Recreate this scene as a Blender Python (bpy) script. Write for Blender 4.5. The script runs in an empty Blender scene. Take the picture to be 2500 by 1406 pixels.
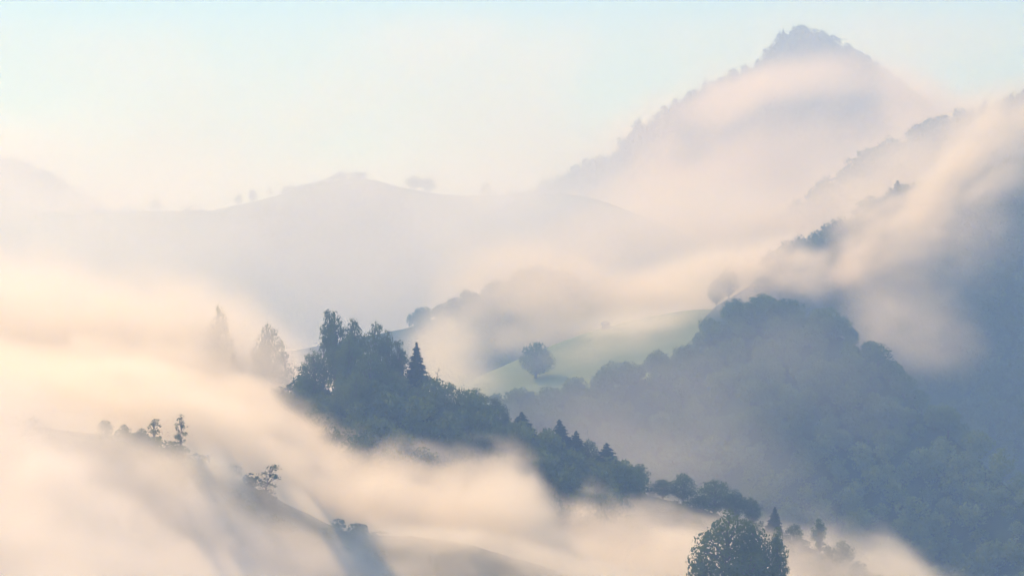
import bpy, bmesh, math, random
import numpy as np
from mathutils import Vector

sc = bpy.context.scene
COL = sc.collection
R = math.radians

# ------------------------------------------------------------------ camera
F_PX = 6160.0                      # focal length in pixels of the 2500-wide photograph
PITCH = R(1.37)
cam = bpy.data.cameras.new('camera')
cam.sensor_width = 36.0
cam.lens = 36.0 * F_PX / 2500.0
cam.clip_start = 1.0
cam.clip_end = 40000.0
cam_ob = bpy.data.objects.new('camera', cam)
COL.objects.link(cam_ob)
cam_ob.rotation_euler = (R(90) + PITCH, 0, 0)
sc.camera = cam_ob

# ------------------------------------------------------------------ light
SUN_AZ, SUN_EL = R(-35), R(36)     # left of the view, ahead of the camera
world = bpy.data.worlds.new('World')
sc.world = world
world.use_nodes = True
nt = world.node_tree
sky = nt.nodes.new('ShaderNodeTexSky')
sky.sky_type = 'NISHITA'
sky.sun_disc = False
sky.sun_elevation = SUN_EL
sky.sun_rotation = SUN_AZ
sky.air_density = 1.0
sky.dust_density = 0.5
sky.ozone_density = 7.0
sky.altitude = 2000
nt.links.new(sky.outputs[0], nt.nodes['Background'].inputs[0])
nt.nodes['Background'].inputs[1].default_value = 0.124

sun = bpy.data.lights.new('sun', 'SUN')
sun.energy = 2.88
sun.angle = R(0.5)
sun.color = (1.0, 0.765, 0.53)
sun_ob = bpy.data.objects.new('sun', sun)
COL.objects.link(sun_ob)
sun_dir = Vector((math.sin(SUN_AZ) * math.cos(SUN_EL), math.cos(SUN_AZ) * math.cos(SUN_EL), math.sin(SUN_EL)))
sun_ob.rotation_euler = sun_dir.to_track_quat('Z', 'Y').to_euler()

vs = sc.view_settings
vs.view_transform = 'Standard'
vs.look = 'None'
vs.exposure = 0.87
vs.gamma = 1.0
vs.use_curve_mapping = False

cy = sc.cycles
cy.use_adaptive_sampling = True
cy.adaptive_threshold = 0.03
cy.use_denoising = True
cy.max_bounces = 16
cy.diffuse_bounces = 2
cy.transmission_bounces = 2
cy.volume_bounces = 12
cy.volume_step_rate = 2.0
cy.volume_max_steps = 256

# ------------------------------------------------------------------ helpers
CP, SP = math.cos(PITCH), math.sin(PITCH)


def at(u, v, Y):
    """A point of the place, Y metres ahead, that the photograph shows at pixel (u, v)."""
    xc, yc = (u - 1250.0) / F_PX, -(v - 703.0) / F_PX
    s = Y / (CP - yc * SP)
    return Vector((xc * s, Y, (SP + yc * CP) * s))


def px_of(x, y, z):
    d = y * CP + z * SP
    return 1250.0 + F_PX * x / d, 703.0 - F_PX * (z * CP - y * SP) / d


def ppm(Y):
    return F_PX / Y


def _hash(ix, iy, iz, seed):
    h = (ix.astype(np.int64) * 374761393 + iy.astype(np.int64) * 668265263 + iz.astype(np.int64) * 2147483647 + seed * 974634777) & 0xFFFFFFFF
    h = ((h ^ (h >> 13)) * 1274126177) & 0xFFFFFFFF
    h = ((h ^ (h >> 16)) * 2246822519) & 0xFFFFFFFF
    return ((h ^ (h >> 15)) & 0xFFFFFF).astype(np.float32) / 16777215.0


def vnoise(x, y, z, seed=0):
    fx, fy, fz = np.floor(x), np.floor(y), np.floor(z)
    ix, iy, iz = fx.astype(np.int64), fy.astype(np.int64), fz.astype(np.int64)
    tx, ty, tz = x - fx, y - fy, z - fz
    tx = tx * tx * (3 - 2 * tx); ty = ty * ty * (3 - 2 * ty); tz = tz * tz * (3 - 2 * tz)
    out = 0
    for a in (0, 1):
        for b in (0, 1):
            for c in (0, 1):
                w = (tx if a else 1 - tx) * (ty if b else 1 - ty) * (tz if c else 1 - tz)
                out = out + w * _hash(ix + a, iy + b, iz + c, seed)
    return out


def fbm(x, y, z, seed=0, octaves=4, gain=0.5):
    s, amp, tot, f = 0, 1.0, 0.0, 1.0
    for k in range(octaves):
        s = s + amp * vnoise(x * f + 17.3 * k, y * f - 9.1 * k, z * f + 4.7 * k, seed + k)
        tot += amp
        amp *= gain
        f *= 2.03
    return s / tot


def smooth(t):
    t = np.clip(t, 0, 1)
    return t * t * (3 - 2 * t)


def tag(o, label=None, cat=None, group=None, kind=None):
    if label: o['label'] = label
    if cat: o['category'] = cat
    if group: o['group'] = group
    if kind: o['kind'] = kind
    return o


def link(name, me, parent=None, mat=None):
    o = bpy.data.objects.new(name, me)
    COL.objects.link(o)
    if mat is not None and me is not None and not me.materials:
        me.materials.append(mat)
    if parent is not None:
        o.parent = parent
    return o


def mesh_from(name, verts, faces_flat, n_per, mat=None, smooth_shade=False):
    """A mesh from an array of vertices and a flat array of faces, n_per corners each."""
    me = bpy.data.meshes.new(name)
    verts = np.asarray(verts, dtype=np.float32)
    faces_flat = np.asarray(faces_flat, dtype=np.int32).ravel()
    nf = len(faces_flat) // n_per
    me.vertices.add(len(verts))
    me.vertices.foreach_set('co', verts.ravel())
    me.loops.add(len(faces_flat))
    me.loops.foreach_set('vertex_index', faces_flat)
    me.polygons.add(nf)
    me.polygons.foreach_set('loop_start', np.arange(nf, dtype=np.int32) * n_per)
    if smooth_shade:
        me.polygons.foreach_set('use_smooth', np.ones(nf, dtype=bool))
    me.update(calc_edges=True)
    if mat is not None:
        me.materials.append(mat)
    return me


# ------------------------------------------------------------------ materials
def new_mat(name):
    m = bpy.data.materials.new(name)
    m.use_nodes = True
    m.node_tree.nodes.clear()
    return m, m.node_tree.nodes.new, m.node_tree.links.new


def leaf_mat(name, dark, light, translucency=0.4):
    m, N, L = new_mat(name)
    out = N('ShaderNodeOutputMaterial')
    info = N('ShaderNodeObjectInfo')
    geo = N('ShaderNodeNewGeometry')
    noise = N('ShaderNodeTexNoise'); noise.inputs['Scale'].default_value = 0.11; noise.inputs['Detail'].default_value = 2
    L(geo.outputs['Position'], noise.inputs['Vector'])
    add = N('ShaderNodeMath'); add.operation = 'ADD'
    L(info.outputs['Random'], add.inputs[0]); L(noise.outputs['Fac'], add.inputs[1])
    half = N('ShaderNodeMath'); half.operation = 'MULTIPLY'; half.inputs[1].default_value = 0.5
    L(add.outputs[0], half.inputs[0])
    mix = N('ShaderNodeMix'); mix.data_type = 'RGBA'
    mix.inputs[6].default_value = (*dark, 1); mix.inputs[7].default_value = (*light, 1)
    L(half.outputs[0], mix.inputs[0])
    dif = N('ShaderNodeBsdfDiffuse'); tra = N('ShaderNodeBsdfTranslucent')
    L(mix.outputs[2], dif.inputs[0])
    dim = N('ShaderNodeMix'); dim.data_type = 'RGBA'; dim.blend_type = 'MULTIPLY'; dim.inputs[0].default_value = 1.0
    dim.inputs[7].default_value = (translucency, translucency, translucency * 0.7, 1)
    L(mix.outputs[2], dim.inputs[6]); L(dim.outputs[2], tra.inputs[0])
    sh = N('ShaderNodeAddShader')                      # a leaf reflects some light and lets some through
    L(dif.outputs[0], sh.inputs[0]); L(tra.outputs[0], sh.inputs[1]); L(sh.outputs[0], out.inputs['Surface'])
    return m


def ground_mat(name, a, b, scale):
    m, N, L = new_mat(name)
    out = N('ShaderNodeOutputMaterial')
    geo = N('ShaderNodeNewGeometry')
    noise = N('ShaderNodeTexNoise'); noise.inputs['Scale'].default_value = scale; noise.inputs['Detail'].default_value = 8
    noise.inputs['Roughness'].default_value = 0.65
    L(geo.outputs['Position'], noise.inputs['Vector'])
    ramp = N('ShaderNodeValToRGB')
    ramp.color_ramp.elements[0].position = 0.35; ramp.color_ramp.elements[0].color = (*a, 1)
    ramp.color_ramp.elements[1].position = 0.68; ramp.color_ramp.elements[1].color = (*b, 1)
    L(noise.outputs['Fac'], ramp.inputs[0])
    dif = N('ShaderNodeBsdfDiffuse')
    L(ramp.outputs[0], dif.inputs[0]); L(dif.outputs[0], out.inputs['Surface'])
    return m


def plain_mat(name, col, rough=0.8):
    m, N, L = new_mat(name)
    out = N('ShaderNodeOutputMaterial')
    p = N('ShaderNodeBsdfPrincipled')
    noise = N('ShaderNodeTexNoise'); noise.inputs['Scale'].default_value = 3.0; noise.inputs['Detail'].default_value = 6
    ramp = N('ShaderNodeValToRGB')
    ramp.color_ramp.elements[0].color = (*[c * 0.7 for c in col], 1)
    ramp.color_ramp.elements[1].color = (*[min(1, c * 1.3) for c in col], 1)
    tc = N('ShaderNodeTexCoord')
    L(tc.outputs['Object'], noise.inputs['Vector']); L(noise.outputs['Fac'], ramp.inputs[0]); L(ramp.outputs[0], p.inputs['Base Color'])
    p.inputs['Roughness'].default_value = rough
    L(p.outputs[0], out.inputs['Surface'])
    return m


def volume_mat(name, col, density, g, attr='', absorb=(0, 0, 0)):
    m, N, L = new_mat(name)
    out = N('ShaderNodeOutputMaterial')
    v = N('ShaderNodeVolumePrincipled')
    v.inputs['Color'].default_value = (*col, 1)
    v.inputs['Density'].default_value = density
    v.inputs['Absorption Color'].default_value = (*absorb, 1)
    v.inputs['Anisotropy'].default_value = g
    v.inputs['Density Attribute'].default_value = attr
    L(v.outputs[0], out.inputs['Volume'])
    return m


M_LEAF = leaf_mat('leaves', (0.026, 0.048, 0.018), (0.07, 0.1, 0.03), 0.9)
M_LEAF_SUNLIT = leaf_mat('sunlit_leaves', (0.03, 0.058, 0.022), (0.08, 0.112, 0.036), 0.9)  # lighter copy of the leaves: sunlight on these woods put into the colour
M_NEEDLE = leaf_mat('needles', (0.022, 0.045, 0.022), (0.04, 0.068, 0.028), 0.4)
M_BARK = plain_mat('bark', (0.075, 0.058, 0.044))
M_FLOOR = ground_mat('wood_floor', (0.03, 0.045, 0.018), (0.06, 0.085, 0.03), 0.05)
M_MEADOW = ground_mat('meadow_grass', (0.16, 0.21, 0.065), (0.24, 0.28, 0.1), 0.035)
M_SCRUB = ground_mat('rough_pasture', (0.05, 0.06, 0.028), (0.11, 0.12, 0.055), 0.12)
M_PLANK = plain_mat('old_boards', (0.10, 0.07, 0.05))
M_ROOF = plain_mat('roof_tiles', (0.13, 0.08, 0.06))

# ------------------------------------------------------------------ terrain
FLOOR_Z = -140.0


class Hill:
    def __init__(self, name, crest, front, back, rnd, noise, mat, step, ext=(60, 60), depth=(300, 300), seed=1, crest_noise=0.2):
        pts = [at(*c) for c in crest]
        self.px = np.array([p.x for p in pts]); self.py = np.array([p.y for p in pts]); self.pz = np.array([p.z for p in pts])
        self.front, self.back, self.rnd, self.noise, self.seed = front, back, rnd, noise, seed
        self.name, self.mat, self.step, self.depth, self.crest_noise = name, mat, step, depth, crest_noise
        x0, x1 = self.px[0] - ext[0], self.px[-1] + ext[1]
        xs = np.arange(x0, x1 + step, step)
        k = max(1, int(rnd * 0.4 / step))
        ker = np.hanning(2 * k + 3)[1:-1]; ker /= ker.sum()

        def sm(a):
            v = np.interp(xs, self.px, a)
            return np.convolve(np.pad(v, k, mode='edge'), ker, mode='valid')
        self.xs, self.cy, self.cz = xs, sm(self.py), sm(self.pz)

    def height(self, x, y):
        cyy = np.interp(x, self.xs, self.cy)
        z = np.interp(x, self.xs, self.cz)
        off = np.maximum(self.xs[0] + 1 - x, 0) + np.maximum(x - self.xs[-1] + 1, 0)
        d = y - cyy
        s = np.where(d < 0, self.front, self.back)
        z = z - s * (np.sqrt(d * d + self.rnd ** 2) - self.rnd) - off * 0.6
        if self.noise:
            a, sc_ = self.noise
            z = z + (fbm(x / sc_, y / sc_, 0 * x, self.seed, 4) - 0.5) * 2 * a * smooth(self.crest_noise + np.abs(d) / 60.0)
        return z

    def build(self):
        y0, y1 = self.cy.min() - self.depth[0], self.cy.max() + self.depth[1]
        ys = np.arange(y0, y1 + self.step, self.step)
        X, Y = np.meshgrid(self.xs, ys)
        Z = np.maximum(self.height(X, Y), FLOOR_Z - 6)
        n, m = X.shape
        idx = np.arange(n * m).reshape(n, m)
        f = np.stack([idx[:-1, :-1], idx[:-1, 1:], idx[1:, 1:], idx[1:, :-1]], -1).reshape(-1, 4)
        keep = (Z.ravel()[f] > FLOOR_Z - 5.9).any(1)
        me = mesh_from(self.name, np.stack([X, Y, Z], -1).reshape(-1, 3), f[keep], 4, self.mat, True)
        return tag(link(self.name, me), kind='structure')


HA = Hill('near_hillside', [(-1600, 900, 600), (-700, 1000, 560), (0, 1030, 545), (230, 1057, 540), (330, 1066, 540), (430, 1095, 540), (560, 1170, 535), (700, 1240, 530),
                            (850, 1312, 530), (1000, 1318, 530), (1150, 1330, 533), (1300, 1372, 535), (1450, 1420, 538), (1600, 1455, 540), (1750, 1500, 540), (2000, 1590, 540), (2600, 1820, 540)],
          0.42, 0.35, 6, (3.5, 26), M_SCRUB, 2.0, seed=3, crest_noise=0.5)
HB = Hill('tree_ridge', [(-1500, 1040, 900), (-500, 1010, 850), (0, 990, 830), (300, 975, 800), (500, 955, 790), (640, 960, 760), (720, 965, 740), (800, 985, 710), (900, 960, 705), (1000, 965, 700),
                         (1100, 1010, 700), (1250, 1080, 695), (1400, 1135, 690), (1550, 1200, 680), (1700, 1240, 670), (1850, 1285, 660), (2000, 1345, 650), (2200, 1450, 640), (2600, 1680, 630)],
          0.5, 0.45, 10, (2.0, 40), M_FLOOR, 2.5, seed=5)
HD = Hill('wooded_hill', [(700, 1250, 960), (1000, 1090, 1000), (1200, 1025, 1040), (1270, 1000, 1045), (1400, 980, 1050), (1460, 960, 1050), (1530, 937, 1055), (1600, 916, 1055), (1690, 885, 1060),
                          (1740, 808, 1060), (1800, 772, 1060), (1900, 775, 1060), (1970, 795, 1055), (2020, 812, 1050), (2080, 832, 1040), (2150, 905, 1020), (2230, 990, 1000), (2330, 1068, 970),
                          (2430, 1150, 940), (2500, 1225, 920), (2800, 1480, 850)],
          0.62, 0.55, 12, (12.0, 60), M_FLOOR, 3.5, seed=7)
HE = Hill('meadow_hill', [(500, 1120, 1240), (900, 1000, 1250), (1140, 932, 1260), (1200, 905, 1270), (1300, 862, 1300), (1400, 822, 1320), (1480, 797, 1330), (1600, 768, 1340), (1720, 752, 1350),
                          (1800, 765, 1360), (1880, 830, 1370), (2000, 980, 1380)],
          0.27, 0.35, 25, (1.5, 60), M_MEADOW, 5.0, seed=9)
HF = Hill('wooded_knoll', [(700, 860, 1750), (1000, 800, 1700), (1150, 745, 1680), (1230, 712, 1660), (1290, 690, 1650), (1390, 695, 1650), (1425, 745, 1640), (1480, 748, 1640), (1540, 757, 1640), (1700, 790, 1640), (1900, 860, 1640)],
          0.6, 0.5, 10, (6.0, 60), M_FLOOR, 5.0, seed=11)
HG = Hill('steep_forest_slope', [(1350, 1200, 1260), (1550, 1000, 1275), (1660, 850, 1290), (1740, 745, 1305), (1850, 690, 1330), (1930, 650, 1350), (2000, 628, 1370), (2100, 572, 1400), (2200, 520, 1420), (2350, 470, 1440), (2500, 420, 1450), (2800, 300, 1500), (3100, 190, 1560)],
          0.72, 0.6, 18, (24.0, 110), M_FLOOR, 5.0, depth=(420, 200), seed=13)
HH = Hill('far_shoulder', [(1300, 980, 1950), (1600, 760, 1980), (1900, 560, 2010), (2100, 410, 2050), (2240, 330, 2080), (2330, 305, 2100), (2400, 292, 2100), (2500, 255, 2120), (2700, 160, 2150), (3000, 60, 2200)],
          0.65, 0.6, 20, (10.0, 120), M_FLOOR, 8.0, depth=(420, 300), seed=15)
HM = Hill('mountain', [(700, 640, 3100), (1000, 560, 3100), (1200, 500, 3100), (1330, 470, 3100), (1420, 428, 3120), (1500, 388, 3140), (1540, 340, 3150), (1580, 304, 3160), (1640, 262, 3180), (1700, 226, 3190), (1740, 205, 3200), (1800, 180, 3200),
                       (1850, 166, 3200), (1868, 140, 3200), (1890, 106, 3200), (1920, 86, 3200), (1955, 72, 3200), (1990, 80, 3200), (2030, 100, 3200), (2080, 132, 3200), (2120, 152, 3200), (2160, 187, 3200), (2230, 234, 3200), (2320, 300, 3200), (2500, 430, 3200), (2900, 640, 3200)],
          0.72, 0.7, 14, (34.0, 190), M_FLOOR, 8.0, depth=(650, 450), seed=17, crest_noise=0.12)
HK = Hill('pasture_ridge', [(-700, 590, 2500), (-200, 570, 2450), (100, 540, 2420), (250, 522, 2400), (380, 517, 2400), (520, 512, 2400), (600, 492, 2400), (700, 466, 2400), (830, 438, 2400), (880, 433, 2400), (970, 458, 2400), (1070, 480, 2400),
                            (1200, 483, 2400), (1330, 474, 2400), (1420, 478, 2400), (1500, 500, 2400), (1600, 540, 2400), (1750, 620, 2400), (1900, 720, 2400), (2100, 860, 2400)],
          0.5, 0.5, 16, (9.0, 90), M_MEADOW, 6.0, depth=(520, 300), seed=19, crest_noise=0.45)
HL = Hill('distant_hill', [(-600, 470, 3400), (-250, 400, 3400), (-60, 385, 3400), (20, 394, 3400), (80, 408, 3400), (150, 446, 3400), (220, 492, 3400), (280, 525, 3400), (500, 600, 3400)],
          0.6, 0.6, 30, (8.0, 170), M_FLOOR, 12.0, depth=(600, 300), seed=21)
HILLS = [HA, HB, HD, HE, HF, HG, HH, HM, HK, HL]
for h in HILLS:
    h.build()


def ground_z(x, y):
    x = np.atleast_1d(np.asarray(x, float)); y = np.atleast_1d(np.asarray(y, float))
    z = np.full(x.shape, FLOOR_Z)
    for h in HILLS:
        z = np.maximum(z, h.height(x, y))
    return z


# the valley floor runs under all the hills to the horizon
gx = np.linspace(-9000, 9000, 41); gy = np.linspace(-1500, 16000, 41)
GX, GY = np.meshgrid(gx, gy)
idx = np.arange(GX.size).reshape(GX.shape)
f = np.stack([idx[:-1, :-1], idx[:-1, 1:], idx[1:, 1:], idx[1:, :-1]], -1).reshape(-1, 4)
tag(link('valley_ground', mesh_from('valley_ground', np.stack([GX, GY, 0 * GX + FLOOR_Z], -1).reshape(-1, 3), f, 4, M_MEADOW)), kind='structure')


# ------------------------------------------------------------------ trees
def tube(path, radii, sides=6):
    """Vertices and triangles-as-quads of a tapered tube along a path."""
    path = np.asarray(path, float); n = len(path)
    V, Fq = [], []
    for i in range(n):
        t = path[min(i + 1, n - 1)] - path[max(i - 1, 0)]
        t /= np.linalg.norm(t) + 1e-9
        a = np.cross(t, (0.31, 0.94, 0.12)); a /= np.linalg.norm(a) + 1e-9
        b = np.cross(t, a)
        for k in range(sides):
            w = 2 * math.pi * k / sides
            V.append(path[i] + radii[i] * (math.cos(w) * a + math.sin(w) * b))
    for i in range(n - 1):
        for k in range(sides):
            k2 = (k + 1) % sides
            Fq.append((i * sides + k, i * sides + k2, (i + 1) * sides + k2, (i + 1) * sides + k))
    return np.array(V), np.array(Fq)


def join_quads(parts):
    V, Fq, o = [], [], 0
    for v, f in parts:
        V.append(v); Fq.append(np.asarray(f) + o); o += len(v)
    return np.concatenate(V), np.concatenate(Fq)


def leaf_quads(rng, c, n, size, out_bias=0.6, centre=None):
    """Diamond-shaped clumps of leaves around the points c, facing mostly outward."""
    m = len(c)
    nrm = rng.normal(size=(m, 3)); nrm /= np.linalg.norm(nrm, axis=1, keepdims=True)
    nrm = nrm * (1 - out_bias) + n * out_bias
    nrm /= np.linalg.norm(nrm, axis=1, keepdims=True) + 1e-9
    r = rng.normal(size=(m, 3))
    a = np.cross(nrm, r); a /= np.linalg.norm(a, axis=1, keepdims=True) + 1e-9
    b = np.cross(nrm, a)
    s = size * rng.uniform(0.55, 1.35, (m, 1))
    w = rng.uniform(0.45, 0.9, (m, 1))
    bend = nrm * s * rng.uniform(-0.25, 0.25, (m, 1))
    V = np.stack([c - a * s + bend, c - b * s * w, c + a * s + bend, c + b * s * w], 1).reshape(-1, 3)
    return V, np.arange(4 * m).reshape(-1, 4)


def broadleaf(seed, width, base, leaves, size, lobes=18, top=0.5, lean=0.0, stems=1, hollow=0.55, lobe_r=(0.1, 0.18), limb_r=0.007, trunk_r=0.018, sides=6):
    """A broadleaf tree one unit high: (trunk with limbs, crown of leaf clumps). top: height (share of the crown) of its widest girth."""
    rng = np.random.default_rng(seed)
    crown_h = 1.0 - base
    trunk = []
    top_pt = np.array([lean, 0, 0.9])
    for s in range(stems):
        off = np.array([(s - (stems - 1) / 2) * 0.05, rng.uniform(-.01, .01), 0.0])
        p = [off * (1 - t) + np.array([lean * t ** 1.5, 0, 0.9 * t]) + np.array([rng.normal(0, .008), rng.normal(0, .008), 0]) * (t > 0) for t in np.linspace(0, 1, 7)]
        p[0] = off + np.array([0, 0, -0.03])
        trunk.append(tube(p, [trunk_r * (1 - 0.8 * t) * (1.5 if t == 0 else 1) for t in np.linspace(0, 1, 7)], sides))
    cen, rad = [], []
    tries = 0
    while len(cen) < lobes and tries < 4000:
        tries += 1
        t = rng.uniform(0.04, 1)
        girth = (math.sin(math.pi * 0.5 * min(1, t / top)) if t < top else math.sqrt(max(0, 1 - ((t - top) / (1 - top)) ** 2)))
        rr = width * 0.5 * girth
        lr = rng.uniform(*lobe_r) * (0.75 + 0.35 * girth)
        a = rng.uniform(0, 2 * math.pi)
        q = max(0, rr - lr * 0.7) * math.sqrt(rng.uniform(0.12, 1))
        z = base + t * crown_h - lr * 0.6 * (t > 0.7)
        c = np.array([lean * z ** 1.5 + q * math.cos(a), q * math.sin(a), z])
        if all(np.linalg.norm(c - c2) > 0.55 * (lr + r2) for c2, r2 in zip(cen, rad)) or tries > 2500:
            cen.append(c); rad.append(lr)
    cen, rad = np.array(cen), np.array(rad)
    for c in cen:
        z0 = max(base * 0.75, c[2] - 0.25 * rng.uniform(0.5, 1.3))
        p0 = np.array([lean * z0 ** 1.5, 0, z0])
        mid = (p0 + c) / 2 + np.array([0, 0, 0.02]) + rng.normal(0, .012, 3)
        trunk.append(tube([p0, mid, c], [limb_r * 1.4, limb_r, limb_r * 0.35], 4))
    share = rad ** 2 / (rad ** 2).sum()
    P, Nn = [], []
    for c, r, s in zip(cen, rad, share):
        k = max(3, int(leaves * s))
        d = rng.normal(size=(k, 3)); d /= np.linalg.norm(d, axis=1, keepdims=True)
        q = r * (hollow + (1.08 - hollow) * rng.uniform(0, 1, (k, 1)) ** 0.7)
        d2 = d * q * np.array([1.12, 1.12, 0.82])
        P.append(c + d2); Nn.append(d)
    crown = leaf_quads(rng, np.concatenate(P), np.concatenate(Nn), size)
    return join_quads(trunk), crown


def spruce(seed, width, base, whorls=44, arms=10, droop=0.45, ragged=0.55, sides=5):
    rng = np.random.default_rng(seed)
    trunk = tube([(0, 0, -0.03), (0, 0, 0.5), (0, 0, 1.0)], [0.018, 0.011, 0.002], sides)
    V, Fq, o = [], [], 0
    for w in range(whorls):
        t = w / (whorls - 1)
        z = base + (1 - base) * (t ** 0.92) * 0.985 + rng.normal(0, .006) * (t < .95)
        L = width * 0.5 * (1 - t) ** 0.85 + 0.012
        n = max(4, int(arms * (1 - 0.5 * t)))
        a0 = rng.uniform(0, 6.28)
        for k in range(n):
            a = a0 + 2 * math.pi * k / n + rng.normal(0, .15)
            l = L * rng.uniform(1 - ragged, 1 + ragged * 0.6)
            d = np.array([math.cos(a), math.sin(a), 0]); s = np.array([-math.sin(a), math.cos(a), 0])
            dr = droop * rng.uniform(0.6, 1.3) * (1 - 0.8 * t)
            hw = l * rng.uniform(0.24, 0.42) + 0.008
            p = np.array([0, 0, z + rng.normal(0, .009) * (1 - t)])
            m = p + d * l * 0.55 + np.array([0, 0, -dr * l * 0.4])
            e = p + d * l + np.array([0, 0, -dr * l * 0.65 + 0.02 * l])
            hang = np.array([0, 0, -hw * 0.75 - 0.004])
            V += [p, m + s * hw, e, m - s * hw, p + np.array([0, 0, .004]), m + hang, e + hang * 0.35, m + np.array([0, 0, .006])]
            Fq += [(o, o + 1, o + 2, o + 3), (o + 4, o + 5, o + 6, o + 7)]
            o += 8
            for q in (0.45, 0.75):
                c = p + (e - p) * q
                V += [c + s * hw * .9 * (1.1 - q), c + s * hw * (1.1 - q) + hang * 1.1 + d * .01, c - s * hw * (1.1 - q) + hang * 1.1 + d * .01, c - s * hw * .9 * (1.1 - q)]
                Fq += [(o, o + 1, o + 2, o + 3)]
                o += 4
    return trunk, (np.array(V), np.array(Fq))


PROTO = {}


def proto(kind, gen, mat):
    (tv, tf), (cv, cf) = gen
    PROTO.setdefault(kind, []).append((mesh_from('trunk', tv, tf, 4, M_BARK, True), mesh_from('crown', cv, cf, 4, mat)))


for s in range(5):   # full rounded crowns
    proto('round', broadleaf(100 + s, 0.78, 0.2, 4200, 0.0165, lobes=34, top=0.45, lobe_r=(.08, .17), hollow=0.4), M_LEAF)
for s in range(4):   # upright, fairly dense
    proto('tall', broadleaf(200 + s, 0.42, 0.16, 3000, 0.015, lobes=30, top=0.42, lobe_r=(.06, .11), lean=0.02), M_LEAF)
for s in range(2):   # leggy: bare lower trunk, foliage high up
    proto('leggy', broadleaf(300 + s, 0.34, 0.42, 1500, 0.015, lobes=22, top=0.6, lobe_r=(.05, .1), lean=0.03, limb_r=.004, trunk_r=.011), M_LEAF)
for s in range(3):   # thin crowns one sees through
    proto('sparse', broadleaf(400 + s, 0.46, 0.24, 420, 0.022, lobes=17, top=0.55, lobe_r=(.05, .09), limb_r=.006, trunk_r=.014), M_LEAF)
for s in range(3):   # airy, leafy nearly to the ground, some of them leaning
    proto('airy', broadleaf(450 + s, 0.46, 0.07, 560, 0.02, lobes=30, top=0.4, lobe_r=(.035, .075), lean=(0.02, 0.14, 0.05)[s], limb_r=.004, trunk_r=.011), M_LEAF)
for s in range(4):   # low and wide, leafy to the ground
    proto('bush', broadleaf(500 + s, 1.05, 0.03, 2000, 0.03, lobes=26, top=0.35, lobe_r=(.14, .25)), M_LEAF)
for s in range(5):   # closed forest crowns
    proto('forest', broadleaf(600 + s, 0.95, 0.12, 1500, 0.034, lobes=26, top=0.5, lobe_r=(.13, .22)), M_LEAF_SUNLIT)
proto('lone', broadleaf(700, 1.2, 0.1, 4200, 0.024, lobes=56, top=0.3, lobe_r=(.1, .17), stems=2, trunk_r=.02), M_LEAF)
for s in range(4):
    proto('spruce', spruce(800 + s, 0.42, 0.06), M_NEEDLE)
for s in range(2):
    proto('slim_spruce', spruce(820 + s, 0.27, 0.05, whorls=44), M_NEEDLE)

rnd = random.Random(4)


def plant(name, kind, x, y, z, h, wscale=1.0, label=None, cat='tree', group=None, variant=None, rot=None):
    n = len(PROTO[kind])
    tm, cm = PROTO[kind][variant % n if variant is not None else rnd.randrange(n)]
    o = link(name, None)
    o.location = (x, y, z)
    o.rotation_euler = (rnd.gauss(0, .03), rnd.gauss(0, .03), rnd.uniform(0, 6.28) if rot is None else rot)
    o.scale = (h * wscale, h * wscale, h)
    tag(o, label, cat, group)
    link('trunk', tm, o)
    link('crown', cm, o)
    return o


NATW = {'airy': .48, 'round': .82, 'tall': .46, 'leggy': .36, 'sparse': .5, 'bush': 1.1, 'forest': 1.0, 'lone': 1.22, 'spruce': .45, 'slim_spruce': .29}
NAMED = []


def tree(kind, u, v_base, v_top, w, Y, label, variant=None, rot=None, group=None):
    """A tree the photograph shows: foot near (u, v_base), top at v_top, w pixels wide, Y metres off; it stands on the ground there."""
    p = at(u, v_base, Y)
    gz = float(ground_z(p.x, p.y)[0])
    top = at(u, v_top, Y).z
    z = gz if gz < p.z + 3 else p.z
    z = min(gz, top - 2.0)
    if kind == 'bush' or Y > 2000:
        z -= 0.22 * (top - z)
    elif kind in ('round', 'tall') and 600 < Y < 1000:
        z -= 0.17 * (top - z)
    h = top - z
    name = 'spruce_tree' if 'spruce' in kind else ('bush' if kind == 'bush' else 'broadleaf_tree')
    ws = (w / ppm(Y)) / (NATW[kind] * h)
    NAMED.append((p.x, p.y, w / ppm(Y) / 2))
    return plant(name, kind, p.x, p.y, z, h, ws, label, 'bush' if kind == 'bush' else 'tree', group, variant, rot)


# --- the dark group on the ridge, left to right
tree('round', 768, 985, 852, 96, 712, 'low leafy tree at the foot of the dark ridge group, first from its left end', 0)
tree('leggy', 803, 985, 746, 40, 716, 'tall slender tree with bare trunk and small leafy top, highest of the dark ridge group', 0)
tree('tall', 828, 985, 757, 66, 711, 'tall dense tree just right of the slender bare-trunked one on the ridge', 0)
tree('airy', 790, 985, 800, 40, 720, 'thin see-through tree beside the bare trunk of the tallest ridge tree', 0)
tree('leggy', 816, 985, 838, 60, 706, 'two-toned tree on a thin straight stem between low leafy tree and dark mass', 1)
tree('round', 872, 990, 771, 74, 710, 'dark rounded tree top, second peak of the ridge group', 1)
tree('round', 850, 1000, 812, 90, 702, 'broad dark tree filling the front of the ridge group below its two peaks', 2)
tree('round', 912, 985, 783, 92, 716, 'hazy wide tree with ragged right edge behind second peak of the ridge group', 3)
tree('tall', 948, 985, 805, 62, 718, 'hazy tree on the sloping right shoulder of the ridge group', 1)
tree('tall', 977, 975, 826, 62, 716, 'ragged hazy tree with stepped right side just left of the lone spruce', 2)
tree('spruce', 1016, 975, 834, 92, 712, 'pointed spruce standing free at the right shoulder of the ridge group', 1)
tree('round', 900, 1020, 852, 100, 692, 'large dark crown in shade at the heart of ridge group', 4)
tree('round', 960, 1030, 900, 96, 692, 'shaded crown below the ragged hazy tree on the ridge face', 0)
tree('round', 865, 1040, 905, 92, 684, 'dark crown low on the ridge face above rising mist', 1)
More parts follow.
